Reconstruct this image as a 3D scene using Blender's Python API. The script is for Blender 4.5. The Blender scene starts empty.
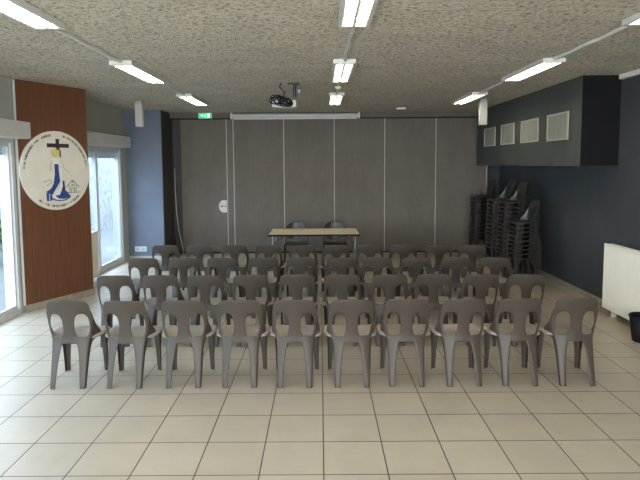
import bpy, bmesh, math, random
from mathutils import Vector, Matrix
random.seed(7)
PI = math.pi
scene = bpy.context.scene
COL = scene.collection

# ------------------------------------------------------------------ materials
def new_mat(name):
    m = bpy.data.materials.new(name); m.use_nodes = True
    nt = m.node_tree; nt.nodes.clear()
    out = nt.nodes.new('ShaderNodeOutputMaterial')
    b = nt.nodes.new('ShaderNodeBsdfPrincipled')
    nt.links.new(b.outputs[0], out.inputs[0])
    return m, nt, b, out
def node(nt, t, **kw):
    n = nt.nodes.new(t)
    for k, v in kw.items():
        if k in n.inputs: n.inputs[k].default_value = v
        else: setattr(n, k, v)
    return n
def coords(nt, scale=(1,1,1), loc=(0,0,0), kind='Object'):
    tc = nt.nodes.new('ShaderNodeTexCoord'); mp = nt.nodes.new('ShaderNodeMapping')
    mp.inputs['Scale'].default_value = scale; mp.inputs['Location'].default_value = loc
    nt.links.new(tc.outputs[kind], mp.inputs[0]); return mp.outputs[0]
def plain(name, col, rough=.5, var=.06, scale=6, metallic=0, bump=0, bscale=60, spec=.5, stretch=(1,1,1)):
    """base colour with a little noise variation and optional bump"""
    m, nt, b, out = new_mat(name)
    c = coords(nt, stretch)
    n = node(nt, 'ShaderNodeTexNoise', Scale=scale, Detail=4.0); nt.links.new(c, n.inputs['Vector'])
    r = nt.nodes.new('ShaderNodeValToRGB')
    r.color_ramp.elements[0].position = .3; r.color_ramp.elements[1].position = .7
    r.color_ramp.elements[0].color = (*[x*(1-var) for x in col], 1)
    r.color_ramp.elements[1].color = (*[min(1, x*(1+var)) for x in col], 1)
    nt.links.new(n.outputs['Fac'], r.inputs[0]); nt.links.new(r.outputs[0], b.inputs['Base Color'])
    b.inputs['Roughness'].default_value = rough; b.inputs['Metallic'].default_value = metallic
    b.inputs['Specular IOR Level'].default_value = spec
    if bump:
        n2 = node(nt, 'ShaderNodeTexNoise', Scale=bscale, Detail=3.0); nt.links.new(c, n2.inputs['Vector'])
        bp = node(nt, 'ShaderNodeBump', Strength=bump, Distance=.01)
        nt.links.new(n2.outputs['Fac'], bp.inputs['Height']); nt.links.new(bp.outputs[0], b.inputs['Normal'])
    return m
def ramp(nt, src, stops):
    r = nt.nodes.new('ShaderNodeValToRGB'); e = r.color_ramp.elements
    e[0].position, e[0].color = stops[0][0], (*stops[0][1], 1)
    e[1].position, e[1].color = stops[-1][0], (*stops[-1][1], 1)
    for p, c in stops[1:-1]:
        q = e.new(p); q.color = (*c, 1)
    nt.links.new(src, r.inputs[0]); return r.outputs[0]
def mult(nt, a, b_, fac=1.0):
    x = nt.nodes.new('ShaderNodeMix'); x.data_type = 'RGBA'; x.blend_type = 'MULTIPLY'
    x.inputs[0].default_value = fac
    nt.links.new(a, x.inputs[6]); nt.links.new(b_, x.inputs[7]); return x.outputs[2]

T = .42
def floor_material():
    m, nt, b, out = new_mat('ceramic_floor_tiles')
    c = coords(nt, (1,1,1), (-.0311*T, -.0053*T, 0))
    br = nt.nodes.new('ShaderNodeTexBrick')
    br.offset = 0; br.squash = 1
    br.inputs['Scale'].default_value = 1; br.inputs['Mortar Size'].default_value = .0046
    br.inputs['Mortar Smooth'].default_value = .3; br.inputs['Bias'].default_value = 0
    br.inputs['Brick Width'].default_value = T; br.inputs['Row Height'].default_value = T
    br.inputs['Color1'].default_value = TILE1; br.inputs['Color2'].default_value = TILE2
    br.inputs['Mortar'].default_value = (.05, .038, .026, 1)
    nt.links.new(c, br.inputs['Vector'])
    n = node(nt, 'ShaderNodeTexNoise', Scale=3.2, Detail=5.0, Roughness=.65); nt.links.new(c, n.inputs['Vector'])
    v = ramp(nt, n.outputs['Fac'], [(.3, (.88,.88,.88)), (.7, (1,1,1))])
    nt.links.new(mult(nt, br.outputs['Color'], v), b.inputs['Base Color'])
    rr = nt.nodes.new('ShaderNodeMapRange'); rr.inputs[3].default_value = .30; rr.inputs[4].default_value = .48
    nt.links.new(n.outputs['Fac'], rr.inputs[0])
    nt.links.new(rr.outputs[0], b.inputs['Roughness'])
    b.inputs['Specular IOR Level'].default_value = .42
    inv = node(nt, 'ShaderNodeMath', operation='MULTIPLY'); inv.inputs[1].default_value = -1
    nt.links.new(br.outputs['Fac'], inv.inputs[0])
    bp = node(nt, 'ShaderNodeBump', Strength=.5, Distance=.002)
    nt.links.new(inv.outputs[0], bp.inputs['Height']); nt.links.new(bp.outputs[0], b.inputs['Normal'])
    return m
TILE1 = (.50, .448, .352, 1); TILE2 = (.46, .412, .324, 1)

def ceiling_material():
    m, nt, b, out = new_mat('sprayed_rough_ceiling')
    c = coords(nt)
    cs = coords(nt, (1, 1.0, 1))
    n1 = node(nt, 'ShaderNodeTexNoise', Scale=23.0, Detail=7.0, Roughness=.75, Distortion=.5); nt.links.new(cs, n1.inputs['Vector'])
    n2 = node(nt, 'ShaderNodeTexNoise', Scale=2.2, Detail=4.0); nt.links.new(c, n2.inputs['Vector'])
    n3 = node(nt, 'ShaderNodeTexNoise', Scale=70.0, Detail=3.0); nt.links.new(c, n3.inputs['Vector'])
    a = ramp(nt, n1.outputs['Fac'], [(.34, (.27,.20,.13)), (.42, (.56,.49,.37)), (.50, (.86,.79,.65)), (.62, (.92,.87,.75))])
    g = ramp(nt, n2.outputs['Fac'], [(.3, (.86,.86,.86)), (.7, (1,1,1))])
    nt.links.new(mult(nt, a, g), b.inputs['Base Color'])
    b.inputs['Roughness'].default_value = .95; b.inputs['Specular IOR Level'].default_value = .1
    ad = node(nt, 'ShaderNodeMath', operation='ADD'); nt.links.new(n1.outputs['Fac'], ad.inputs[0]); nt.links.new(n3.outputs['Fac'], ad.inputs[1])
    bp = node(nt, 'ShaderNodeBump', Strength=1.0, Distance=.035)
    nt.links.new(ad.outputs[0], bp.inputs['Height']); nt.links.new(bp.outputs[0], b.inputs['Normal'])
    return m
def wood_material(name, dark, light, sc=1.0, rough=.45):
    m, nt, b, out = new_mat(name)
    c = coords(nt, (14*sc, 14*sc, .5*sc))
    n = node(nt, 'ShaderNodeTexNoise', Scale=3.0, Detail=6.0, Roughness=.6, Distortion=.3); nt.links.new(c, n.inputs['Vector'])
    nt.links.new(ramp(nt, n.outputs['Fac'], [(.3, dark), (.7, light)]), b.inputs['Base Color'])
    b.inputs['Roughness'].default_value = rough
    return m
def fabric_panel_material():
    m, nt, b, out = new_mat('taupe_partition_covering')
    c = coords(nt, (120, 120, 3)); c2 = coords(nt, (1.3, 1, .5)); c3 = coords(nt, (3, 3, 160))
    n = node(nt, 'ShaderNodeTexNoise', Scale=1.0, Detail=3.0); nt.links.new(c, n.inputs['Vector'])
    n2 = node(nt, 'ShaderNodeTexNoise', Scale=2.0, Detail=3.0); nt.links.new(c2, n2.inputs['Vector'])
    n3 = node(nt, 'ShaderNodeTexNoise', Scale=1.0, Detail=2.0); nt.links.new(c3, n3.inputs['Vector'])
    a = ramp(nt, n.outputs['Fac'], [(.3, (.16,.142,.118)), (.7, (.21,.186,.156))])
    g = ramp(nt, n2.outputs['Fac'], [(.3, (.86,.86,.86)), (.7, (1,1,1))])
    h = ramp(nt, n3.outputs['Fac'], [(.3, (.88,.88,.88)), (.7, (1,1,1))])
    nt.links.new(mult(nt, mult(nt, a, g), h), b.inputs['Base Color'])
    b.inputs['Roughness'].default_value = .7; b.inputs['Specular IOR Level'].default_value = .3
    return m
def glass_material():
    m, nt, b, out = new_mat('window_glass')
    nt.nodes.remove(b)
    tr = node(nt, 'ShaderNodeBsdfTransparent'); tr.inputs[0].default_value = (.93,.96,.96,1)
    gl = node(nt, 'ShaderNodeBsdfGlossy'); gl.inputs['Roughness'].default_value = .02
    lw = node(nt, 'ShaderNodeLayerWeight'); lw.inputs['Blend'].default_value = .5
    fr = node(nt, 'ShaderNodeMath', operation='POWER'); fr.inputs[1].default_value = 5.0
    nt.links.new(lw.outputs['Facing'], fr.inputs[0])
    mx = nt.nodes.new('ShaderNodeMixShader')
    nt.links.new(fr.outputs[0], mx.inputs[0]); nt.links.new(tr.outputs[0], mx.inputs[1]); nt.links.new(gl.outputs[0], mx.inputs[2])
    nt.links.new(mx.outputs[0], out.inputs[0]); return m
def emit_material(name, col, s):
    m, nt, b, out = new_mat(name)
    b.inputs['Base Color'].default_value = (*col, 1)
    b.inputs['Emission Color'].default_value = (*col, 1); b.inputs['Emission Strength'].default_value = s
    return m

TUBE = 32.0
REAR_FILL = 340  # power of the added rear fill light
M = dict(
    floor=floor_material(), ceiling=ceiling_material(),
    slate=plain('slate_blue_wall_paint', (.052, .060, .066), .75, .10, 2.5, bump=.25, bscale=90, spec=.3),
    slate_light=plain('blue_grey_wall_paint', (.17, .205, .265), .7, .08, 2.5, bump=.25, bscale=90, spec=.3),
    booth=plain('grey_booth_paint', (.075, .082, .078), .7, .10, 2.0, bump=.2, bscale=90, spec=.3),
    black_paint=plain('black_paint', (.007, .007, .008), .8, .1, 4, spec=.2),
    wall=plain('pale_greenish_wall_paint', (.42, .43, .37), .8, .05, 3, bump=.15),
    rear=plain('cream_wall_paint', (.62, .58, .50), .8, .04, 3),
    wood=wood_material('reddish_brown_wood_veneer', (.095,.036,.016), (.165,.066,.029), 1.0, .5),
    skirt=plain('grey_stone_skirting', (.30, .275, .22), .5, .15, 12),
    white_skirt=plain('pale_tile_skirting', (.55, .54, .50), .4, .06, 8),
    white=plain('white_painted_metal', (.66, .66, .63), .4, .03, 4),
    alu=plain('grey_white_aluminium', (.58, .59, .58), .4, .04, 4, spec=.6),
    shutter=plain('off_white_shutter_box', (.58, .59, .57), .5, .04, 4),
    slats=plain('grey_roller_slats', (.40, .41, .40), .5, .04, 4),
    glass=glass_material(),
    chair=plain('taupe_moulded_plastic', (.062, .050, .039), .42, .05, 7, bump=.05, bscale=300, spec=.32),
    chair_seat=plain('light_lifted_taupe_seat_plastic', (.30, .270, .228), .32, .10, 5, spec=.6),  # seat colour lifted above the backrest's: light from above painted in
    chair_dark=plain('dark_moulded_plastic', (.028, .027, .026), .30, .06, 7, spec=.5),  # on the stacked chairs, weak light painted in as a darker tone
    partition=fabric_panel_material(),
    seam=plain('pale_seam_profile', (.52, .50, .46), .5, .04, 5),
    seam_and_shade=plain('dark_seam_and_shade', (.05, .047, .042), .6, .04, 5),  # dark seam, also used for painted shade in the far left corner
    header=plain('dark_grey_header_paint', (.125, .118, .105), .8, .06, 4),
    board=plain('cream_painted_board', (.72, .69, .60), .6, .05, 5),
    ink_dark=plain('dark_purple_paint', (.035, .022, .04), .7, .05, 9),
    ink_blue=plain('deep_blue_paint', (.02, .06, .24), .7, .08, 20),
    ink_yellow=plain('pale_yellow_paint', (.62, .55, .20), .7, .08, 20),
    ink_pale=plain('pale_cream_line_paint', (.50, .46, .32), .7, .08, 20),
    ink_white=plain('white_paint', (.75, .76, .76), .7, .03, 20),
    ink_grey=plain('grey_lettering_paint', (.20, .19, .17), .7, .1, 20),
    cream=plain('cream_enamelled_steel', (.86, .83, .72), .35, .03, 3),
    black=plain('black_plastic', (.007, .007, .0075), .6, .1, 8, spec=.2),
    black_metal=plain('black_tube_steel', (.015, .015, .016), .35, .1, 8),
    grey_metal=plain('grey_tube_steel', (.42, .42, .42), .35, .05, 8, metallic=.6),
    louvre=plain('bright_louvre_metal', (.72, .73, .72), .22, .02, 8, metallic=.7),
    tube=emit_material('white_fluorescent_tube', (1.0, .88, .68), TUBE),
    tabletop=wood_material('pale_beech_laminate', (.76,.66,.46), (.84,.75,.55), .5, .4),
    speaker_white=plain('off_white_speaker_housing', (.50, .50, .46), .5, .03, 6),
    vent=plain('pale_grey_green_panel', (.30, .305, .26), .6, .12, 9, stretch=(1,3,.3)),
    vent_frame=plain('pale_frame_paint', (.42, .42, .36), .5, .05, 9),
    exit_green=emit_material('lit_green_exit_sign', (.02, .42, .16), .9),
    exit_white=emit_material('lit_white_pictogram', (.65, .95, .78), .8),
    stone=plain('roughcast_exterior_wall', (.20, .205, .19), .9, .32, 7, bump=.8, bscale=25),
    ground=plain('exterior_concrete', (.17, .17, .16), .9, .1, 2),
    leaf=plain('green_shrub_leaf', (.08, .17, .04), .6, .3, 9),
)

# ------------------------------------------------------------------ helpers
def link(o): COL.objects.link(o); return o
def tag(o, label=None, cat=None, group=None, kind=None):
    if label: o['label'] = label
    if cat: o['category'] = cat
    if group: o['group'] = group
    if kind: o['kind'] = kind
    return o
def obj(name, bm, mat, parent=None, smooth=False, recalc=True):
    if recalc: bmesh.ops.recalc_face_normals(bm, faces=bm.faces[:])
    me = bpy.data.meshes.new(name); bm.to_mesh(me); bm.free()
    if isinstance(mat, (list, tuple)):
        for x in mat: me.materials.append(x)
    else: me.materials.append(mat)
    if smooth:
        for p in me.polygons: p.use_smooth = True
    o = bpy.data.objects.new(name, me); link(o)
    if parent: o.parent = parent
    return o
def empty(name, loc=(0,0,0), rz=0):
    o = bpy.data.objects.new(name, None); link(o)
    o.location = loc; o.rotation_euler = (0,0,rz); o.empty_display_size = .1; return o
def box(bm, x0, x1, y0, y1, z0, z1, mi=0, bev=0):
    vs = [bm.verts.new((x, y, z)) for x in (x0,x1) for y in (y0,y1) for z in (z0,z1)]
    fs = [bm.faces.new([vs[i] for i in q]) for q in ((0,1,3,2),(4,6,7,5),(0,4,5,1),(2,3,7,6),(0,2,6,4),(1,5,7,3))]
    for f in fs: f.material_index = mi
    if bev:
        es = list({e for f in fs for e in f.edges})
        bmesh.ops.bevel(bm, geom=es, offset=bev, segments=2, affect='EDGES', profile=.5)
    return fs
def BX(*a, **k):
    bm = bmesh.new(); box(bm, *a, **k); return bm
def tube(bm, pts, r, seg=8, closed=False):
    pts = [Vector(p) for p in pts]; rings = []; n = len(pts)
    up = None
    for i, p in enumerate(pts):
        if closed: t = (pts[(i+1) % n] - pts[i-1]).normalized()
        else: t = (pts[min(i+1, n-1)] - pts[max(i-1, 0)]).normalized()
        if up is None:
            up = Vector((0,0,1)) if abs(t.z) < .9 else Vector((1,0,0))
        u = (up - t*up.dot(t)).normalized(); up = u; w = t.cross(u)
        rr = r[i] if isinstance(r, (list, tuple)) else r
        rings.append([bm.verts.new(p + (u*math.cos(2*PI*k/seg) + w*math.sin(2*PI*k/seg))*rr) for k in range(seg)])
    m = n if closed else n-1
    for i in range(m):
        a, b = rings[i], rings[(i+1) % n]
        for k in range(seg): bm.faces.new((a[k], a[(k+1)%seg], b[(k+1)%seg], b[k]))
    if not closed:
        bm.faces.new(rings[0][::-1]); bm.faces.new(rings[-1])
def prism(bm, poly, z0, z1, fn=lambda x, y, z: (x, y, z), mi=0):
    a = [bm.verts.new(fn(x, y, z0)) for x, y in poly]; b = [bm.verts.new(fn(x, y, z1)) for x, y in poly]
    fs = [bm.faces.new(a[::-1]), bm.faces.new(b)]
    n = len(poly)
    for i in range(n): fs.append(bm.faces.new((a[i], a[(i+1)%n], b[(i+1)%n], b[i])))
    for f in fs: f.material_index = mi
def lathe(bm, prof, cx=0, cy=0, seg=32):
    rings = []
    for r, z in prof:
        rings.append([bm.verts.new((cx+r*math.cos(2*PI*k/seg), cy+r*math.sin(2*PI*k/seg), z)) for k in range(seg)])
    for a, b in zip(rings, rings[1:]):
        for k in range(seg): bm.faces.new((a[k], a[(k+1)%seg], b[(k+1)%seg], b[k]))
    return rings
def finish(o, solid=0, sub=0, offset=0):
    """turn modifiers into plain mesh data"""
    if solid:
        m = o.modifiers.new('s', 'SOLIDIFY'); m.thickness = solid; m.offset = offset
    if sub:
        m = o.modifiers.new('u', 'SUBSURF'); m.levels = sub; m.render_levels = sub
    dg = bpy.context.evaluated_depsgraph_get()
    me = bpy.data.meshes.new_from_object(o.evaluated_get(dg))
    o.modifiers.clear(); old = o.data; o.data = me; me.name = old.name
    bpy.data.meshes.remove(old)
    for p in me.polygons: p.use_smooth = True
    return o
def lerp(a, b, t): return a + (b-a)*t
def interp(tab, x):
    if x <= tab[0][0]: return tab[0][1]
    for (a, va), (b, vb) in zip(tab, tab[1:]):
        if x <= b: return lerp(va, vb, (x-a)/(b-a))
    return tab[-1][1]
def copy_tree(o, parent=None):
    c = o.copy(); COL.objects.link(c)
    if parent: c.parent = parent
    for ch in list(o.children): copy_tree(ch, c)
    return c

# ------------------------------------------------------------------ room shell
XL, XR, YB, YR, ZC = -4.1, 4.01, 12.27, -3.4, 3.17
def struct(name, bm, mat, parent=None):
    o = obj(name, bm, mat, parent)
    if not parent: o['kind'] = 'structure'
    return o
struct('floor', BX(XL-.25, XR+.2, YR-.2, 12.75, -.12, 0), M['floor'])
struct('ceiling', BX(XL-.25, XR+.2, YR-.2, 12.75, ZC, ZC+.15), M['ceiling'])
# left wall with full-height glazed openings; the first two unseen, added for light
WIN = [(-2.6, .2), (1.0, 3.9), (4.55, 7.28), (8.55, 11.20)]
WT = 2.38
bm = bmesh.new()
edges = [YR-.2] + [v for w in WIN for v in w] + [12.75]
for a, b in zip(edges[0::2], edges[1::2]): box(bm, XL-.2, XL, a, b, 0, ZC)
for a, b in WIN: box(bm, XL-.2, XL, a, b, WT, ZC)
struct('wall_left', bm, M['wall'])
struct('wall_right', BX(XR, XR+.2, YR-.2, 12.75, 0, ZC), M['slate'])
struct('wall_back', BX(XL, XR, 12.55, 12.75, 0, ZC), M['header'])
bm = bmesh.new()
box(bm, XL, -3.4, YR-.2, YR, 0, ZC); box(bm, 3.4, XR, YR-.2, YR, 0, ZC); box(bm, -3.4, 3.4, YR-.2, YR, 0, .9); box(bm, -3.4, 3.4, YR-.2, YR, 2.9, ZC)  # opening made for the added rear light
struct('wall_rear', bm, M['rear'])
bm = bmesh.new()
for x in (-3.38, -1.7, 0, 1.7, 3.38): box(bm, x-.03, x+.03, YR-.12, YR-.05, .9, 2.9)
box(bm, -3.4, 3.4, YR-.12, YR-.05, .9, .95); box(bm, -3.4, 3.4, YR-.12, YR-.05, 2.85, 2.9)
struct('window_5', bm, M['alu'])  # unseen window, added to hold the rear fill light
# blue pilaster in the far left corner, stub at far right, header over partition
struct('wall_pilaster', BX(XL, -3.345, 11.5, 12.55, 0, ZC), M['slate_light'])
struct('pilaster_shade_sheet', BX(-3.345, -3.335, 11.502, 12.26, 0, ZC), M['seam_and_shade'])  # added dark sheet painting in the shade beside the pilaster
struct('wall_stub', BX(3.78, XR, 12.12, 12.55, 0, ZC), M['slate'])
struct('trim_1', BX(-3.345, 3.78, 12.16, 12.55, 3.055, ZC), M['header'])           # header
struct('baseboard_left', BX(XL, -3.345, 11.488, 11.5, 0, .08), M['white_skirt'])
struct('baseboard_right', BX(XR-.012, XR, 2.0, 12.12, 0, .075), M['skirt'])

# windows
def window(idx, y0, y1, stiles, slat=True):
    bm = bmesh.new(); x0, x1 = XL-.09, XL-.015; f = .045; z1 = WT
    box(bm, x0, x1+.012, y0, y0+f, 0, z1); box(bm, x0, x1+.012, y1-f, y1, 0, z1)
    box(bm, x0, x1+.012, y0+f, y1-f, 0, .07); box(bm, x0, x1+.012, y0+f, y1-f, z1-.06, z1)
    for s in stiles:
        box(bm, x0+.01, x1, s-.04, s+.04, .07, z1-.06)
        box(bm, x1, x1+.02, s-.012, s+.012, .07, z1-.06)
    # outer white reveal
    box(bm, XL-.2, x0, y1-.02, y1, 0, z1); box(bm, XL-.2, x0, y0, y0+.02, 0, z1)
    w = struct('window_%d' % idx, bm, M['alu'])
    ed = [y0+f] + list(stiles) + [y1-f]
    for a, b in zip(ed, ed[1:]):
        obj('pane', BX(XL-.062, XL-.056, a, b, .07, z1-.06), M['glass'], w)
        # inner sash around the pane
        bm = bmesh.new(); q = .018
        box(bm, XL-.075, XL-.03, a+.01, a+.01+q, .07, z1-.06); box(bm, XL-.075, XL-.03, b-.01-q, b-.01, .07, z1-.06)
        box(bm, XL-.075, XL-.03, a+.01+q, b-.01-q, .07, .125); box(bm, XL-.075, XL-.03, a+.01+q, b-.01-q, z1-.11, z1-.06)
        obj('sash', bm, M['alu'], w)
    if slat:
        bm = bmesh.new()
        for k in range(4): box(bm, XL-.155, XL-.135, y0+.03, y1-.03, z1-.035-.045*(k+1), z1-.035-.045*k-.006)
        obj('roller_slats', bm, M['slats'], w)
    return w
window(1, *WIN[2], [5.9]); window(2, *WIN[3], [10.0]); window(3, *WIN[1], [2.45]); window(4, *WIN[0], [-1.2])  # third and fourth are unseen, added to brighten the room
# shutter boxes over the two visible windows
def shutter_box(y0, y1, label):
    t = empty('roller_shutter_box', (XL, (y0+y1)/2, 2.385)); h = (y1-y0)/2
    obj('casing', BX(0, .20, -h, h, 0, .215, bev=.006), M['shutter'], t)
    obj('bottom_cover', BX(.012, .188, -h+.015, h-.015, -.008, .004), M['white'], t)
    tag(t, label, 'shutter box', 'shutter boxes over the windows')
shutter_box(4.45, 7.37, 'off-white roller shutter box over the window at the left edge of the photo')
shutter_box(8.45, 11.26, 'off-white roller shutter box over the far window beside the blue wall')

# ------------------------------------------------------------------ wood-clad angled panel
PA = Vector((-4.06, 7.32, 0)); PBv = Vector((-3.55, 8.33, 0))
pd = (PBv-PA).normalized(); pn = Vector((pd.y, -pd.x, 0)); PL = (PBv-PA).length
ang = math.atan2(pd.y, pd.x)
t = empty('wooden_wall_panel', PA); t.rotation_euler = (0,0,ang)
# local: x along the panel, y = -normal (towards wall), z up
bm = bmesh.new()
# wedge body in local coordinates: front edge 0..PL, return to the wall
inv = Matrix.Rotation(-ang, 3, 'Z')
def loc(x, y): v = inv @ (Vector((x, y, 0)) - PA); return (v.x, v.y)
poly = [(0, 0), (PL, 0), loc(XL+.002, 8.42), loc(XL+.002, 7.34)]
prism(bm, poly, .1, ZC-.003)
obj('wood_cladding', bm, M['wood'], t)
bm = bmesh.new()
prism(bm, [(0, -.012), (PL+.006, -.012), (PL+.006, 0), (0, 0)], 0, .1)
prism(bm, poly, 0, .1)
sk = obj('skirting', bm, M['skirt'], t); sk['label'] = 'grey stone skirting'
bm = bmesh.new(); box(bm, -.022, 0, -.004, .02, .1, ZC-.003)
obj('edge_strip', bm, M['alu'], t)
tag(t, 'tall reddish-brown wood panel angled out between the two left windows', 'wall panel')

# ------------------------------------------------------------------ round emblem board on the panel
def sgn():
    R0 = .565; cz = 1.945; cx = .562
    t = empty('round_emblem_board', PA + pd*cx + pn*.004 + Vector((0,0,cz))); t.rotation_euler = (0,0,ang)
    def F(x, y, d): return (x*R0, -d, y*R0)          # x right, y up, d towards the room
    def P(px, py): return ((px-237)/180, (243-py)/207)
    def shape(name, polys, mat, d=.024, th=.003):
        bm = bmesh.new()
        for pl in polys: prism(bm, pl, d-.002, d+th, F)
        return obj(name, bm, mat, t)
    bm = bmesh.new()
    c = [(math.cos(a*PI/48), math.sin(a*PI/48)) for a in range(96)]
    prism(bm, c, 0, .024, F)
    obj('board', bm, M['board'], t)
    rect = lambda a, b, c_, d_: [P(a, d_), P(c_, d_), P(c_, b), P(a, b)]
    shape('cross', [rect(190, 101, 304, 122), rect(235, 77, 253, 101), rect(236, 122, 254, 136)], M['ink_dark'])
    el = lambda cx_, cy_, rx, ry, n=20: [P(cx_+rx*math.cos(-k*2*PI/n), cy_+ry*math.sin(-k*2*PI/n)) for k in range(n)]
    shape('figure_head', [el(232, 150, 24, 24)], M['ink_yellow'])
    shape('figure_hair', [[P(252,134),P(259,134),P(260,176),P(253,170)]], M['ink_dark'], d=.0245)
    shape('pale_robe', [[P(222,178),P(243,178),P(246,206),P(221,206)], [P(252,228),P(262,235),P(262,330),P(248,345)],
                        [P(205,385),P(245,335),P(255,372),P(235,392)]], M['ink_white'], d=.0242)
    shape('blue_robe', [[P(224,209),P(244,209),P(245,250),P(250,300),P(228,335),P(205,372),P(176,352),P(203,335),P(216,310),P(224,260)],
                        [P(176,356),P(190,362),P(188,402),P(178,400)], [P(194,368),P(206,374),P(203,400),P(194,400)]], M['ink_blue'])
    shape('sail', [[P(262,296),P(272,296),P(276,358),P(256,362)]], M['ink_dark'])
    arc = lambda r0, r1, a0, a1, cx_, cy_, n=14: [P(cx_+r1*math.cos(a), cy_+.55*r1*math.sin(a)) for a in [lerp(a0,a1,k/n) for k in range(n+1)]] + \
        [P(cx_+r0*math.cos(a), cy_+.55*r0*math.sin(a)) for a in [lerp(a1,a0,k/n) for k in range(n+1)]]
    shape('blue_waves', [arc(20, 38, 0, PI, 262, 372), arc(46, 56, .2, 2.7, 250, 374), [P(258,345),P(280,352),P(296,372),P(262,385),P(240,378)]], M['ink_blue'], d=.0243)
    def stroke(a, b, w=.018):
        a = Vector(P(*a)); b = Vector(P(*b)); d = (b-a).normalized(); n = Vector((-d.y, d.x))*w/2
        return [tuple(a-n), tuple(b-n), tuple(b+n), tuple(a+n)]
    shape('house_drawing', [stroke((282,332),(317,294)), stroke((317,294),(352,335)), stroke((300,322),(300,362)), stroke((334,322),(334,362)),
                            stroke((286,362),(358,362)), stroke((310,362),(310,338)), stroke((325,362),(325,338)), stroke((310,338),(325,338)), stroke((312,306),(322,306), .03),
                            stroke((309,322),(326,322),.03)], M['ink_grey'])
    shape('faint_marks', [stroke((207,190),(205,245),.03), stroke((262,190),(275,235),.02), stroke((165,300),(205,290),.035), stroke((180,320),(210,300),.03), stroke((275,235),(298,250),.02)], M['ink_pale'])
    # ring of lettering, too small to read in the photograph: upright worn strokes
    bm = bmesh.new(); rnd = random.Random(3)
    def letters(a0, a1, r, n):
        for k in range(n):
            a = math.radians(lerp(a0, a1, k/(n-1)))
            if rnd.random() < .17: continue
            h = rnd.choice((.036, .046, .062)); w = rnd.choice((.018, .024, .03))
            d = Vector((math.cos(a), math.sin(a))); n_ = Vector((-d.y, d.x)); c0 = d*r
            for s in (-1, 1):
                if s == 1 and rnd.random() < .35: continue
                q = c0 + n_*s*.011
                prism(bm, [tuple(q-n_*w/3-d*h/2), tuple(q+n_*w/3-d*h/2), tuple(q+n_*w/3+d*h/2), tuple(q-n_*w/3+d*h/2)], .022, .027, F)
    letters(176, 100, .90, 42); letters(76, 8, .90, 38); letters(232, 312, .90, 40)
    obj('lettering', bm, M['ink_grey'], t)
    tag(t, 'round cream board with dark cross and blue figure, hung on the wood panel', 'sign')
sgn()

# slim cream radiator behind the panel, below the far window
def radiator(x, y0, y1, z0, z1, th, side, label, mat, nv=True):
    t = empty('panel_radiator', (x, (y0+y1)/2, 0)); h = (y1-y0)/2
    # side=+1: front faces -x, wall towards +x
    f0, f1 = (0, .018) if side > 0 else (-.018, 0)
    b0, b1 = (th-.018, th) if side > 0 else (-th, -th+.018)
    bm = bmesh.new(); box(bm, f0, f1, -h, h, z0, z1, bev=.006)
    n = int((y1-y0)/.033)
    for k in range(n):
        yy = -h+.02+k*(2*h-.04)/(n-1); xs = -.003 if side > 0 else .003
        box(bm, min(xs, 0)-.0005, max(xs, 0)+.0005, yy-.008, yy+.008, z0+.05, z1-.05)
    obj('front_panel', bm, mat, t)
    obj('back_panel', BX(b0, b1, -h+.01, h-.01, z0+.01, z1-.005, bev=.005), mat, t)
    bm = bmesh.new()
    a, b = sorted((side*.02, side*(th-.02)))
    box(bm, a, b, -h+.004, h-.004, z1-.03, z1-.012)
    for k in range(int((y1-y0)/.05)): box(bm, a, b, -h+.02+k*.05, -h+.03+k*.05, z1-.012, z1-.002)
    box(bm, a, b, -h+.003, -h+.015, z0+.02, z1-.01); box(bm, a, b, h-.015, h-.003, z0+.02, z1-.01)
    obj('top_grille', bm, mat, t)
    w = (XR-.001-x) if side > 0 else (XL+.001-x)
    for yy in (-h+.2, h-.2):
        bm = bmesh.new()
        a, b = sorted((side*(th-.002), w)); box(bm, a, b, yy-.02, yy+.02, z0+.1, z1-.15)
        a, b = sorted((side*.03, side*(th-.03))); box(bm, a, b, yy-.02, yy+.02, 0, z0+.06)
        box(bm, a, b, yy-.02, yy+.02, z0+.05, z0+.12)
        obj('bracket', bm, mat, t)
    tag(t, label, 'radiator'); return t
radiator(3.77, 4.7, 7.13, .085, .95, .11, 1, 'wide cream panel radiator on the dark right wall', M['cream'])
radiator(-3.95, 8.62, 9.55, .08, .86, .09, -1, 'narrow cream radiator mostly hidden beside the wood panel, under the far window', M['cream'])

# ------------------------------------------------------------------ folding partition
t = empty('folding_partition', (0, 12.27, 0))
S = [-3.33, -3.142, -2.102, -1.948, -.812, .325, 1.461, 2.615, 3.765]
for i, (a, b) in enumerate(zip(S, S[1:])):
    dy = .05 if i == 0 else 0
    obj('panel', BX(a+.008, b-.008, dy, dy+.06, .03, 3.035, bev=.003), M['seam_and_shade'] if i == 0 else M['partition'], t)  # first panel coloured dark to carry the corner's shade
for i, s in enumerate(S[1:-1]):
    w = .008
    dark = i in (0, 1)
    o = obj('seam_strip', BX(s-w, s+w, -.004, .05, .03, 3.035), M['seam_and_shade'] if i == 0 else M['seam'], t)
    if i == 0: o['label'] = 'dark seam strip'
obj('end_strip', BX(3.757, 3.779, -.01, .05, .03, 3.035), M['seam'], t)
obj('top_track', BX(-3.34, 3.775, -.02, .09, 3.035, 3.054), M['black'], t)
obj('bottom_rail', BX(-3.34, 3.775, -.012, .07, 0, .03), M['black'], t)
bm = bmesh.new()
prism(bm, [(.14*math.cos(a)*(.9), .145*math.sin(a)) for a in [PI/2+.25+k*(2*PI-PI+.0-.5+.5)/20 for k in range(21)]] + [(.055, -.13), (.055, .13)], 0, .012,
      lambda x, y, z: (x, -z, y))
hd = obj('latch_disc', bm, M['board'], t); hd.location = (-2.175, -.002, 1.08); hd['label'] = 'cream round latch plate'
bm = bmesh.new(); box(bm, -.07, .05, -.022, -.011, -.009, .009)
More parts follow.
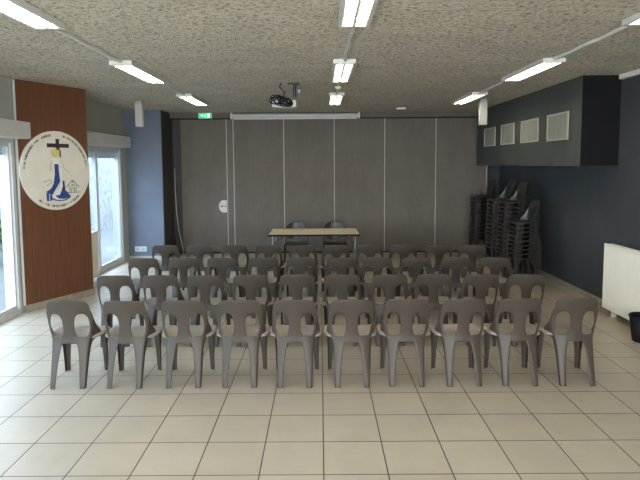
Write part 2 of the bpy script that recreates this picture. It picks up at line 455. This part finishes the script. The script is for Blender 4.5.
prism(bm, [(-.095, 0), (-.06, .028), (-.06, -.028)], .011, .022, lambda x, y, z: (x, -z, y))
a_ = obj('arrow', bm, M['ink_grey'], hd)
tag(t, 'full-width taupe folding partition with pale vertical seams across the back of the room', 'partition')
# black cord hanging in the corner by the blue wall
bm = bmesh.new()
tube(bm, [(-3.27, 12.215, 1.95), (-3.265, 12.19, 1.5), (-3.25, 12.19, 1.0), (-3.20, 12.17, .55), (-3.13, 12.13, .25), (-3.08, 12.1, .02)], .010, 6)
o = obj('hanging_cord', bm, M['seam'], smooth=True)
tag(o, 'thin grey cord hanging in the dark corner beside the blue wall', 'cord')

# exit sign
t = empty('exit_sign', (-2.535, 12.16, 3.11))
obj('housing', BX(-.15, .15, -.05, -.001, -.07, .055, bev=.004), M['white'], t)
obj('lit_face', BX(-.138, .138, -.056, -.049, -.06, .045), M['exit_green'], t)
bm = bmesh.new()
box(bm, .045, .10, -.059, -.055, -.045, .035)                                   # doorway
prism(bm, [(-.1, 0), (-.06, .03), (-.06, .01), (-.015, .01), (-.015, -.01), (-.06, -.01), (-.06, -.03)], .055, .059, lambda x, y, z: (x, -z, y-.005))
tube(bm, [(.012, -.057, .028), (.012, -.057, .012)], .008, 6); tube(bm, [(.012, -.057, .01), (.004, -.057, -.015), (-.006, -.057, -.045)], .005, 5); tube(bm, [(.004, -.057, -.012), (.025, -.057, -.04)], .005, 5)
obj('pictogram', bm, M['exit_white'], t)
tag(t, 'green lit emergency exit sign with arrow and running figure above the partition', 'exit sign')

# projection screen case
t = empty('projection_screen_case', (-.54, 12.08, 3.085))
bm = bmesh.new()
tube(bm, [(-1.40, 0, 0), (1.40, 0, 0)], .052, 14); obj('case', bm, M['alu'], t, smooth=False)
bm = bmesh.new(); box(bm, -1.425, -1.395, -.06, .075, -.06, .085); obj('end_cap', bm, M['white'], t)
bm = bmesh.new(); box(bm, 1.395, 1.425, -.06, .075, -.06, .085); obj('end_cap', bm, M['white'], t)
obj('weight_bar', BX(-1.36, 1.36, -.012, .012, -.072, -.048), M['white'], t)
tag(t, 'long grey rolled-up projection screen case under the ceiling above the partition', 'projection screen')

# ------------------------------------------------------------------ ceiling lights
def light_proto():
    t = empty('ceiling_light', (0, 0, ZC)); L, W, Hh = .70, .125, .048
    bm = bmesh.new()
    box(bm, -W, W, -L, L, -.018, -.001)
    box(bm, -W, -W+.028, -L, L, -Hh, -.018); box(bm, W-.028, W, -L, L, -Hh, -.018)
    box(bm, -W+.028, W-.028, -L, -L+.05, -Hh, -.018); box(bm, -W+.028, W-.028, L-.05, L, -Hh, -.018)
    box(bm, -.008, .008, -L+.05, L-.05, -Hh, -.018)
    obj('housing', bm, M['white'], t)
    for s in (-1, 1):
        bm = bmesh.new(); tube(bm, [(s*.053, -L+.06, -.030), (s*.053, L-.06, -.030)], .008, 10)
        obj('tube', bm, M['tube'], t, smooth=True)
    bm = bmesh.new()
    for s in (-1, 1):
        a, b = (.009, .096)
        for k in range(17):
            y = -L+.1+k*(2*L-.2)/16
            x0, x1 = sorted((s*a, s*b)); box(bm, x0, x1, y-.002, y+.002, -Hh+.002, -.039)
    box(bm, -.0095, .0095, -L+.09, L-.09, -Hh+.001, -Hh+.004)
    for s in (-1, 1):
        x0, x1 = sorted((s*.0945, s*.097)); box(bm, x0, x1, -L+.09, L-.09, -Hh+.002, -.039)
    obj('louvre', bm, M['louvre'], t)
    return t
proto = light_proto(); first = True
rown = {-2.2: 'left', .28: 'middle', 2.6: 'right'}
posn = {3.84: 'nearest', 6.8: 'middle', 9.6: 'farthest'}
for x in (-2.2, .28, 2.6):
    for y in (3.84, 6.8, 9.6):
        o = proto if first else copy_tree(proto); first = False
        o.location = (x, y, ZC)
        tag(o, 'white twin-tube louvred ceiling light, %s one in the %s row of lights' % (posn[y], rown[x]), 'ceiling light', 'louvred ceiling lights')
for x in (-2.2, .28, 2.6):
    for (y0, y1), w in (((4.542, 6.098), 'nearest and middle'), ((7.502, 8.898), 'middle and farthest')):
        bm = bmesh.new()
        n = 8; pts = [(x + .012*math.sin(k*1.9+x), lerp(y0, y1, k/n), ZC-.0155) for k in range(n+1)]
        for (a, b) in zip(pts, pts[1:]):
            vs = [bm.verts.new((q[0]+dx, q[1], q[2]+dz)) for q in (a, b) for dx, dz in ((-.013,-.014),(.013,-.014),(.013,.0145),(-.013,.0145))]
            for i in range(4): bm.faces.new((vs[i], vs[(i+1)%4], vs[4+(i+1)%4], vs[4+i]))
        o = obj('cable_duct', bm, M['white'])
        tag(o, 'white cable duct between the %s ceiling lights, %s row' % (w, rown[x]), 'cable duct', 'ceiling cable ducts')
o = obj('wall_trunking', BX(XR-.06, XR-.001, -3.3, 7.26, ZC-.065, ZC-.002, bev=.004), M['cream'])
tag(o, 'cream trunking along the top of the right wall, ending at the dark box', 'trunking')
# small fittings on the ceiling
t = empty('smoke_detector', (-.33, 8.55, ZC-.001))
bm = bmesh.new(); lathe(bm, [(.0, -.001), (.055, -.001), (.055, -.018), (.048, -.02), (.0, -.02)]); obj('base', bm, M['white'], t)
bm = bmesh.new(); lathe(bm, [(.0, -.02), (.04, -.02), (.034, -.045), (.0, -.05)]); obj('sensor_cap', bm, M['white'], t, smooth=True)
tag(t, 'small round white smoke detector on the ceiling just right of the projector', 'smoke detector')
t = empty('ceiling_sensor', (.275, 7.98, ZC-.03))
bm = bmesh.new(); lathe(bm, [(.0, -.001), (.05, -.001), (.05, -.02), (.03, -.045), (.0, -.05)], seg=20)
tag(t, 'small white dome fitting on the ceiling duct behind the middle light', 'ceiling sensor'); obj('dome', bm, M['white'], t, smooth=True)
o = obj('ceiling_batten', BX(1.58, 1.77, 11.25, 11.31, ZC-.04, ZC-.001, bev=.004), M['white'])
tag(o, 'short white batten on the ceiling near the back, right of the screen case', 'batten')

# hanging speakers
def hang(x, label):
    t = empty('column_speaker', (x, 9.9, ZC-.001))
    obj('cabinet', BX(-.066, .066, -.05, .06, -.46, -.05, bev=.008), M['speaker_white'], t)
    obj('grille', BX(-.055, .055, -.056, -.049, -.45, -.065), M['speaker_white'], t)
    obj('mount', BX(-.055, .055, -.04, .05, -.052, 0), M['grey_metal'], t)
    tag(t, label, 'speaker')
hang(-3.258, 'slim white speaker hanging from the ceiling in front of the blue wall')
hang(2.955, 'slim white speaker hanging from the ceiling beside the dark wall box')

# projector on a pole
t = empty('ceiling_projector', (-.40, 7.85, ZC))
bm = bmesh.new(); box(bm, -.05, .12, -.05, .05, -.012, 0); tube(bm, [(.045, 0, 0), (.045, 0, -.23)], .024, 10); box(bm, -.11, .075, -.03, .03, -.235, -.205)
o = obj('mounting_pole', bm, M['black_metal'], t); o['label'] = 'black mounting pole'
bm = bmesh.new(); box(bm, -.29, .06, .05, .30, -.33, -.225, bev=.012); o = obj('projector_body', bm, M['shutter'], t); o['label'] = 'pale projector body'
bm = bmesh.new(); tube(bm, [(-.02, .05, -.285), (-.02, -.0, -.285)], [.04, .034], 16); obj('lens', bm, M['black'], t, smooth=True)
for k in range(4):
    bm = bmesh.new(); pts = []
    for i in range(40):
        a = i*.42; r = .060+.014*math.sin(k+i*.6)
        pts.append((-.22+k*.056+.03*math.sin(i*.5+k) + r*math.cos(a), -.02+.03*math.cos(i*.33+k), -.238+r*.95*math.sin(a)-.012*k))
    tube(bm, pts, .0075, 6); obj('cable', bm, M['black'], t, smooth=True)
bm = bmesh.new(); tube(bm, [(-.15, 0, 0), (-.17, 0, -.05), (-.14, 0, -.09), (-.10, 0, -.12), (-.12, 0, -.2)], .008, 6); obj('cable', bm, M['black'], t, smooth=True)
bm = bmesh.new(); box(bm, .085, .15, -.02, .02, -.085, -.062); box(bm, .075, .09, -.015, .015, -.20, -.06)
obj('side_bracket', bm, M['black_metal'], t)
tag(t, 'ceiling-mounted projector on black pole with tangled black cables', 'projector')

# ------------------------------------------------------------------ box on the right wall with four hatches
X0 = 3.50
t = empty('wall_booth', (XR, 9.7, 1.97))
def B(x0, x1, y0, y1, z0, z1, **k): return BX(x0-XR, x1-XR, y0-9.7, y1-9.7, z0-1.97, z1-1.97, **k)
obj('casing', B(X0, XR-.001, 7.31, 12.11, 1.97, ZC-.001), M['booth'], t)
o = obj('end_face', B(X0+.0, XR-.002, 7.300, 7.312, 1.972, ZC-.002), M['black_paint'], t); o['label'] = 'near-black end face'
for (y0, y1, z0, z1) in ((10.86, 11.58, 2.36, 2.74), (9.80, 10.51, 2.36, 2.745), (8.73, 9.475, 2.355, 2.735), (7.68, 8.385, 2.34, 2.74)):
    bm = bmesh.new(); f = .028
    for q in ((y0, y0+f, z0, z1), (y1-f, y1, z0, z1), (y0+f, y1-f, z0, z0+f), (y0+f, y1-f, z1-f, z1)):
        box(bm, X0-.018-XR, X0+.001-XR, q[0]-9.7, q[1]-9.7, q[2]-1.97, q[3]-1.97)
    h = obj('hatch_frame', bm, M['vent_frame'], t); h['label'] = 'pale square hatch frame'
    obj('hatch_pane', B(X0-.006, X0, y0+f, y1-f, z0+f, z1-f), M['vent'], h)
tag(t, 'long dark grey box high on the right wall with four pale hatches', 'wall box')

# wall socket
t = empty('wall_socket', (-3.85, 11.5, .23))
obj('plate', BX(-.125, .125, -.012, -.0005, -.055, .055, bev=.004), M['ink_white'], t)
for s in (-1, 1):
    bm = bmesh.new(); n = 20
    prism(bm, [(s*.06+.034*math.cos(2*PI*k/n), .034*math.sin(2*PI*k/n)) for k in range(n)], .011, .014, lambda x, y, z: (x, -z, y))
    obj('outlet', bm, M['shutter'], t)
tag(t, 'white double power socket low on the blue wall', 'socket')

# waste bin
t = empty('waste_bin', (3.635, 5.97, 0))
bm = bmesh.new(); lathe(bm, [(0, 0), (.105, 0), (.11, .008), (.145, .285), (.138, .285), (.103, .015), (0, .015)], seg=40); obj('bucket', bm, M['black'], t, smooth=True)
bm = bmesh.new(); lathe(bm, [(.137, .278), (.151, .278), (.152, .292), (.148, .298), (.137, .294), (.137, .278)], seg=40); obj('rim', bm, M['black'], t, smooth=True)
tag(t, 'black round plastic waste bin on the floor in front of the radiator', 'bin')

# ------------------------------------------------------------------ the moulded chair
YC = [(0, -.25), (.2, -.205), (.40, -.160), (.46, -.155), (.62, -.172), (.80, -.212)]
CC = [(0, .4), (.3, .9), (.45, 1.4), (.62, 1.15), (.8, .85)]
def yback(x, z): return interp(YC, z) + interp(CC, z)*x*x
def side_w(z): return interp([(.385, .160), (.41, .166), (.45, .180), (.50, .190), (.58, .197), (.68, .199), (.73, .194)], z)
def back_mesh():
    bm = bmesh.new(); n = 9; ztop = .803
    out = []
    out += [(0, lerp(.388, ztop, k/n)) for k in range(n)]                              # centre line upwards
    top = []                                                                          # top edge with round corner
    for k in range(n):
        q = k/n
        if q < .55: x = q/.55*.135; z = ztop - .006*(x/.135)**2
        else:
            a = (q-.55)/.45*PI/2; x = .135+.060*math.sin(a); z = ztop-.006-.062*(1-math.cos(a))
        top.append((x, z))
    out += top
    out += [(side_w(z), z) for z in [lerp(.729, .392, k/n) for k in range(n)]]
    bot = []
    for k in range(n):
        q = k/n; x = lerp(.160, 0, q); z = .392 - .004*q + .016*math.sin(PI*min(1, q*1.2))*0
        bot.append((x, z))
    out += bot
    cx, cz, rw, rh, ex = .1155, .546, .0620, .124, 2.6
    K = 4; N = len(out); cache = {}
    def hole_pt(a):
        c, s = math.cos(a), math.sin(a)
        r = (abs(c/rw)**ex + abs(s/rh)**ex)**(-1/ex)
        x, z = r*c, r*s
        x += -.010*(z/rh)*(-1 if False else 1)*0 + (-.012 if c > 0 else .004)*max(0, -z/rh)**1.5
        return cx+x, cz+z
    def V(x, z, sgn):
        if abs(x) < 1e-6: x = 0.0
        key = (round(sgn*x, 6), round(z, 6))
        if key not in cache: cache[key] = bm.verts.new((sgn*x, yback(x, z), z))
        return cache[key]
    for sgn in (1, -1):
        rings = []
        for k in range(K+1):
            q = k/K; ring = []
            for (ox, oz) in out:
                a = math.atan2((oz-cz)/1.7, (ox-cx)); a = math.atan2(math.sin(a)*1.7, math.cos(a))
                hx, hz = hole_pt(a); ring.append(V(lerp(hx, ox, q), lerp(hz, oz, q), sgn))
            rings.append(ring)
        for a, b in zip(rings, rings[1:]):
            for i in range(N):
                vs = [a[i], a[(i+1)%N], b[(i+1)%N], b[i]]
                if len(set(vs)) == 4:
                    bm.faces.new(vs if sgn == 1 else vs[::-1])
        # the side of the shell wraps forward and down into the seat wing
        side = [(x, z) for x, z in out[2*n:3*n+1] if z < .70]
        prev = None
        for (x, z) in side:
            d = interp([(.392, .060), (.42, .105), (.45, .150), (.48, .125), (.52, .075), (.57, .035), (.63, .012), (.70, .0)], z)
            col = [V(x, z, sgn)]
            for q in (.12, .4, .7, 1):
                col.append(bm.verts.new((sgn*(x + .004 + .30*d*q*max(.0, min(1, (z-.38)/.06))), yback(x, z) + d*q, z - .10*d*q)))
            if prev:
                for a, b, c_, d_ in zip(prev, prev[1:], col, col[1:]):
                    bm.faces.new((a, c_, d_, b) if sgn == 1 else (a, b, d_, c_))
            prev = col
    return bm
def seat_mesh():
    bm = bmesh.new(); ny, nx = 12, 14; g = []
    W = [(-.165, .155), (-.12, .190), (-.06, .228), (.0, .243), (.06, .2495), (.10, .251), (.17, .251), (.215, .240), (.238, .205)]
    for j in range(ny+1):
        t_ = j/ny; y = lerp(-.158, .238, t_); w = interp(W, y); row = []
        for i in range(nx+1):
            s = -1+2*i/nx; x = w*math.copysign(abs(s)**.85, s)
            z = .447 + .012*t_ - .016*(1-s*s)*(1-(2*t_-1)**2)**.7 if True else 0
            e = max(0, (abs(s)-.90)/.10); z -= .006*e**2
            e = max(0, (t_-.88)/.12); z -= .026*e**1.5
            yy = y - (.03*(abs(s)**4) if t_ > .9 else 0)*((t_-.9)/.1 if t_ > .9 else 0)
            if t_ < .25: yy += interp(CC, .44)*x*x*(1-t_/.25)
            row.append(bm.verts.new((x, yy, z)))
        g.append(row)
    for a, b in zip(g, g[1:]):
        for i in range(nx): bm.faces.new((a[i], a[i+1], b[i+1], b[i]))
    # rolled rim: drop the outer edge straight down
    rim = g[0] + [r[-1] for r in g[1:]] + g[-1][-2::-1] + [r[0] for r in g[-2:0:-1]]
    low = [bm.verts.new((v.co.x*1.005, v.co.y, v.co.z-.022)) for v in rim]
    n = len(rim)
    for i in range(n): bm.faces.new((rim[i], rim[(i+1)%n], low[(i+1)%n], low[i]))
    return bm
def leg_mesh(sgn, rear):
    bm = bmesh.new(); rows = []
    if rear:
        zs = [0, .006, .08, .16, .24, .31, .36, .40, .425, .448]
        ridge = [(0, .156), (.2, .160), (.32, .163), (.40, .170), (.448, .183)]
        inner = [(0, .110), (.15, .102), (.28, .090), (.36, .076), (.41, .058), (.448, .052)]
        fl = [(0, .036), (.2, .046), (.34, .056), (.39, .072), (.42, .105), (.448, .12)]
    else:
        zs = [0, .006, .08, .16, .24, .31, .36, .39, .41, .424]
        ridge = [(0, .205), (.25, .208), (.36, .214), (.424, .232)]
        inner = [(0, .168), (.2, .158), (.34, .142), (.424, .110)]
        fl = [(0, .036), (.2, .046), (.34, .070), (.39, .10), (.424, .15)]
    for z in zs:
        xr, xi, f = interp(ridge, z), interp(inner, z), interp(fl, z)
        if rear:
            def Y(x): return yback(x, z) - .003
            pts = [(xi, Y(xi)+.006), (xi+.004, Y(xi)), (lerp(xi, xr, .5), Y(lerp(xi, xr, .5))-.001), (xr-.010, Y(xr-.01)), (xr-.002, Y(xr)+.002), (xr, Y(xr)+.011),
                   (xr+.001, Y(xr)+f*.6), (xr, Y(xr)+f)]
        else:
            yf = interp([(0, .213), (.3, .208), (.424, .222)], z)
            pts = [(xi, yf-.006), (xi+.004, yf), (lerp(xi, xr, .5), yf+.001), (xr-.010, yf), (xr-.002, yf-.002), (xr, yf-.011), (xr+.001, yf-f*.6), (xr, yf-f)]
        rows.append([bm.verts.new((sgn*x, y, z)) for x, y in pts])
    for a, b in zip(rows, rows[1:]):
        for i in range(len(a)-1): bm.faces.new((a[i], a[i+1], b[i+1], b[i]))
    return bm
def moulded_chair(mat, seatmat=None):
    t = empty('moulded_chair')
    finish(obj('backrest', back_mesh(), mat, t), .006, 1)
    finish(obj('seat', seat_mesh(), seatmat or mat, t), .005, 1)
    for rear in (True, False):
        for s in (-1, 1): finish(obj('leg', leg_mesh(s, rear), mat, t), .0055, 1)
    return t
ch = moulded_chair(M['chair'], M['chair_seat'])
ordn = ['leftmost', 'second from the left', 'third from the left', 'fourth from the left', 'fifth from the left',
        'fifth from the right', 'fourth from the right', 'third from the right', 'second from the right', 'rightmost']
rows = [
    ('in the nearest row', [-2.30,-1.78,-1.253,-.740,-.235,.278,.785,1.295,1.81,2.325], [4.80,4.795,4.80,4.80,4.795,4.79,4.80,4.80,4.80,4.795], [1,-1,1,0,-1,1,-2,1,-1,-1]),
    ('in the second row from the camera', [-2.31,-1.79,-1.289,-.785,-.262,.248,.766,1.259,1.772,2.282], [5.93,5.93,5.92,5.92,5.92,5.91,5.90,5.90,5.88,5.86], [3,1,-2,1,0,-1,2,-1,0,-4]),
    ('in the third row from the camera', [-2.351,-1.817,-1.298,-.756,-.256,.268,.75,1.256,1.772,2.286], [7.04,7.05,7.04,7.03,7.02,7.00,6.99,6.98,6.96,6.94], [5,1,-2,1,0,2,-2,1,-2,-6]),
    ('in the far row before the table', [-2.393,-1.853,-1.315,-.796,-.264,.235,.747,1.256,1.777,2.296], [8.20,8.18,8.17,8.15,8.12,8.10,8.08,8.06,8.04,8.02], [3,-1,1,0,-1,1,0,-1,2,-5]),
]
first = True
for rn, xs, ys, rz in rows:
    for k in range(10):
        o = ch if first else copy_tree(ch); first = False
        # x, y give the top of the backrest; the chair's origin lies in front of it
        o.location = (xs[k], ys[k] + .185, 0); o.rotation_euler = (0, 0, math.radians(rz[k]))
        lab = 'grey-brown moulded plastic chair, %s %s' % (ordn[k], rn)
        tag(o, lab, 'chair', 'moulded chairs set out in four rows')

# stacked chairs along the right wall
cd = moulded_chair(M['chair_dark']); first = True  # same chairs as the rows, darkened in colour for the weak light
pos = ['topmost', 'second from the top', 'third from the top', 'fourth from the top', 'fifth from the top', 'sixth from the top', 'seventh from the top',
       'seventh from the bottom', 'sixth from the bottom', 'fifth from the bottom', 'fourth from the bottom', 'third from the bottom', 'second from the bottom', 'bottom']
P_ = .0742
for n, x, y, name in ((9, 3.44, 9.09, 'short stack nearest the radiator'), (13, 3.44, 9.66, 'tall stack just behind the short stack'),
                      (13, 3.44, 10.30, 'second tall stack behind the short stack'), (13, 3.44, 11.45, 'tall stack nearest the partition')):
    for k in range(n):
        o = cd if first else copy_tree(cd); first = False
        o.location = (x + .0025*k, y + random.uniform(-.006, .006), k*P_)
        o.rotation_euler = (0, 0, PI/2 + random.uniform(-.012, .012))
        d = n-1-k
        w = pos[d] if d < 7 else ['bottom', 'second from the bottom', 'third from the bottom', 'fourth from the bottom', 'fifth from the bottom', 'sixth from the bottom'][k]
        tag(o, 'dark-toned plastic chair, %s in the %s' % (w, name), 'chair', 'dark-toned chairs stacked by the right wall')

# ------------------------------------------------------------------ table and its two chairs
t = empty('folding_table', (-.115, 10.10, 0))
TW, TD, TH = .815, .46, .762
bm = bmesh.new(); box(bm, -TW, TW, -TD, TD, TH-.012, TH, bev=.003); o = obj('tabletop', bm, M['tabletop'], t); o['label'] = 'pale beech laminate top'
bm = bmesh.new()
f = .006
for q in ((-TW-f, TW+f, -TD-f, -TD), (-TW-f, TW+f, TD, TD+f), (-TW-f, -TW, -TD, TD), (TW, TW+f, -TD, TD)): box(bm, q[0], q[1], q[2], q[3], TH-.034, TH-.001)
box(bm, -TW, TW, -TD, TD, TH-.033, TH-.0125)
o = obj('edge_band', bm, M['black'], t); o['label'] = 'black edge band'
for s in (-1, 1):
    bm = bmesh.new(); x = s*.75
    tube(bm, [(x, -.30, .012), (x, -.30, TH-.05), (x, -.28, TH-.035), (x, .28, TH-.035), (x, .30, TH-.05), (x, .30, .012)], .014, 8)
    tube(bm, [(x, -.30, .16), (x, .30, .16)], .010, 8)
    for yy in (-.30, .30): tube(bm, [(x, yy, 0), (x, yy, .02)], .018, 8)
    lg = obj('leg_frame', bm, M['grey_metal'], t, smooth=True)
    bm = bmesh.new()
    tube(bm, [(x, 0, TH-.10), (x-s*.28, 0, TH-.036)], .006, 6); tube(bm, [(x, -.3, TH-.20), (x-s*.22, -.3, TH-.036)], .006, 6)
    obj('brace', bm, M['black_metal'], t)
tag(t, 'folding table with pale wood top and black edge, standing before the partition', 'table')

def lecture_chair():
    t = empty('table_chair')
    bm = bmesh.new(); nx, nz = 14, 12; g = []
    for j in range(nz+1):
        q = j/nz; z = lerp(.490, .852, q)
        w = .238*(max(.0, 1-(max(0, q-.3)/.705)**2.3))**(1/2.6) if q > .3 else .238*(1-.3*((.3-q)/.3)**2)
        row = []
        for i in range(nx+1):
            s = -1+2*i/nx; x = w*s
            zz = z + (.035*abs(s)**2.2 if q < .4 else 0)*(1-q/.4 if q < .4 else 0)
            row.append(bm.verts.new((x, -.20 - .06*q + 1.3*x*x, zz)))
        g.append(row)
    for a, b in zip(g, g[1:]):
        for i in range(nx): bm.faces.new((a[i], a[i+1], b[i+1], b[i]))
    finish(obj('backrest', bm, M['chair_dark'], t), .012, 1)
    bm = bmesh.new(); g = []
    for j in range(11):
        q = j/10; y = lerp(-.2, .2, q); row = []
        w = .22*(1-.1*(2*q-1)**2)
        for i in range(13):
            s = -1+2*i/12
            row.append(bm.verts.new((w*s*(1-.06*abs(2*q-1)**4), y, .452-.012*(1-s*s)-.02*max(0, q-.8)/.2)))
        g.append(row)
    for a, b in zip(g, g[1:]):
        for i in range(12): bm.faces.new((a[i], a[i+1], b[i+1], b[i]))
    finish(obj('seat', bm, M['chair_dark'], t), .014, 1)
    for s in (-1, 1):
        bm = bmesh.new(); tube(bm, [(s*.215, .19, .437), (s*.23, .21, .22), (s*.24, .235, 0)], .0115, 8); obj('leg', bm, M['black_metal'], t, smooth=True)
        bm = bmesh.new(); tube(bm, [(s*.232, -.195, .62), (s*.226, -.19, .50), (s*.225, -.20, .40), (s*.235, -.225, .2), (s*.24, -.25, 0)], .0115, 8); obj('leg', bm, M['black_metal'], t, smooth=True)
        bm = bmesh.new(); tube(bm, [(s*.222, -.20, .432), (s*.215, .19, .432)], .011, 8); obj('seat_rail', bm, M['black_metal'], t, smooth=True)
    bm = bmesh.new(); tube(bm, [(-.215, .0, .432), (.215, .0, .432)], .010, 8); obj('cross_rail', bm, M['black_metal'], t, smooth=True)
    return t
lc = lecture_chair()
lc.location = (-.485, 10.78, 0); lc.rotation_euler = (0, 0, PI)
tag(lc, 'dark chair with rounded back behind the table, left of the two', 'chair', 'dark chairs behind the table')
o = copy_tree(lc); o.location = (.29, 10.78, 0); tag(o, 'dark chair with rounded back behind the table, right of the two', 'chair', 'dark chairs behind the table')

# ------------------------------------------------------------------ outside
o = struct('ground', BX(-16, XL-.25, -8, 26, -.25, -.1), M['ground'])
o = struct('wall_outside', BX(-7.6, -7.2, 6.0, 26, -.12, 2.5), M['stone'])
bm = bmesh.new()
for k in range(420):
    a, b_ = random.uniform(0, 2*PI), random.uniform(-.2, PI/2); r = random.uniform(.25, .5)
    c = Vector((r*math.cos(a)*math.cos(b_), r*math.sin(a)*math.cos(b_), .45+r*math.sin(b_)*1.1))
    d = Vector((random.uniform(-1,1), random.uniform(-1,1), random.uniform(-.4,1))).normalized()*.07
    e = d.cross(Vector((random.uniform(-1,1), random.uniform(-1,1), random.uniform(-1,1)))).normalized()*.028
    vs = [bm.verts.new(c+v) for v in (-d, e, d, -e)]; bm.faces.new(vs)
sh = empty('garden_shrub', (-6.75, 11.6, -.1))
obj('foliage', bm, M['leaf'], sh, recalc=False)
bm = bmesh.new()
for k in range(5): tube(bm, [(0, 0, 0), (.12*math.cos(k*1.3), .12*math.sin(k*1.3), .3), (.25*math.cos(k*1.3), .25*math.sin(k*1.3), .6)], [.015, .012, .006], 6)
obj('stems', bm, M['wood'], sh)
tag(sh, 'green shrub outside the window at the left edge of the photo', 'shrub')

# ------------------------------------------------------------------ light
w = bpy.data.worlds.new('sky'); scene.world = w; w.use_nodes = True
bg = w.node_tree.nodes['Background']; bg.inputs[0].default_value = (.60, .75, 1.0, 1); bg.inputs[1].default_value = 7.0
def area(name, loc, rot, sx, sy, power, col, portal=False):
    l = bpy.data.lights.new(name, 'AREA'); l.shape = 'RECTANGLE'; l.size = sx; l.size_y = sy
    l.energy = power; l.color = col; l.cycles.is_portal = portal
    o = bpy.data.objects.new(name, l); link(o); o.location = loc; o.rotation_euler = rot
    return o
for i, (a, b) in enumerate(WIN[:2]):
    area('added_side_fill', (XL-.24, (a+b)/2, 1.25), (0, -PI/2, 0), 2.2, b-a-.1, 12, (1.0, .95, .86))  # added warm fill in the unseen near openings
area('added_rear_fill', (0, YR-.16, 1.9), (PI/2+.3, 0, 0), 6.7, 1.9, REAR_FILL, (1.0, .94, .82))  # added light behind the camera to brighten the ceiling
sun = bpy.data.lights.new('soft_sun', 'SUN'); sun.energy = 2.0; sun.angle = math.radians(60); sun.color = (.82, .91, 1.0)
so = bpy.data.objects.new('soft_sun', sun); link(so)
so.rotation_euler = Vector((-.75, .38, .50)).to_track_quat('Z', 'Y').to_euler()
# ------------------------------------------------------------------ camera
cam = bpy.data.cameras.new('camera'); co = bpy.data.objects.new('camera', cam); link(co)
cam.sensor_fit = 'HORIZONTAL'; cam.sensor_width = 36; cam.lens = 541.28*36/640
cam.shift_y = -(240-209.9)/640; cam.clip_start = .05; cam.clip_end = 100
pitch, yaw, roll = .0833, -.0004, -.006
F = Vector((math.sin(yaw)*math.cos(pitch), math.cos(yaw)*math.cos(pitch), -math.sin(pitch)))
R_ = Vector((math.cos(yaw), -math.sin(yaw), 0)); U_ = R_.cross(F)
R2 = R_*math.cos(roll) + U_*math.sin(roll); U2 = -R_*math.sin(roll) + U_*math.cos(roll)
mt = Matrix((R2, U2, -F)).transposed().to_4x4(); mt.translation = Vector((0, 0, 4.78*T))
co.matrix_world = mt
scene.camera = co
vs = scene.view_settings
vs.view_transform = 'Standard'; vs.look = 'None'; vs.gamma = 1; vs.use_curve_mapping = False
vs.exposure = 0.53
scene.cycles.max_bounces = 10; scene.cycles.diffuse_bounces = 6; scene.cycles.transparent_max_bounces = 12
scene.cycles.caustics_reflective = False; scene.cycles.caustics_refractive = False
scene.cycles.sample_clamp_indirect = 6
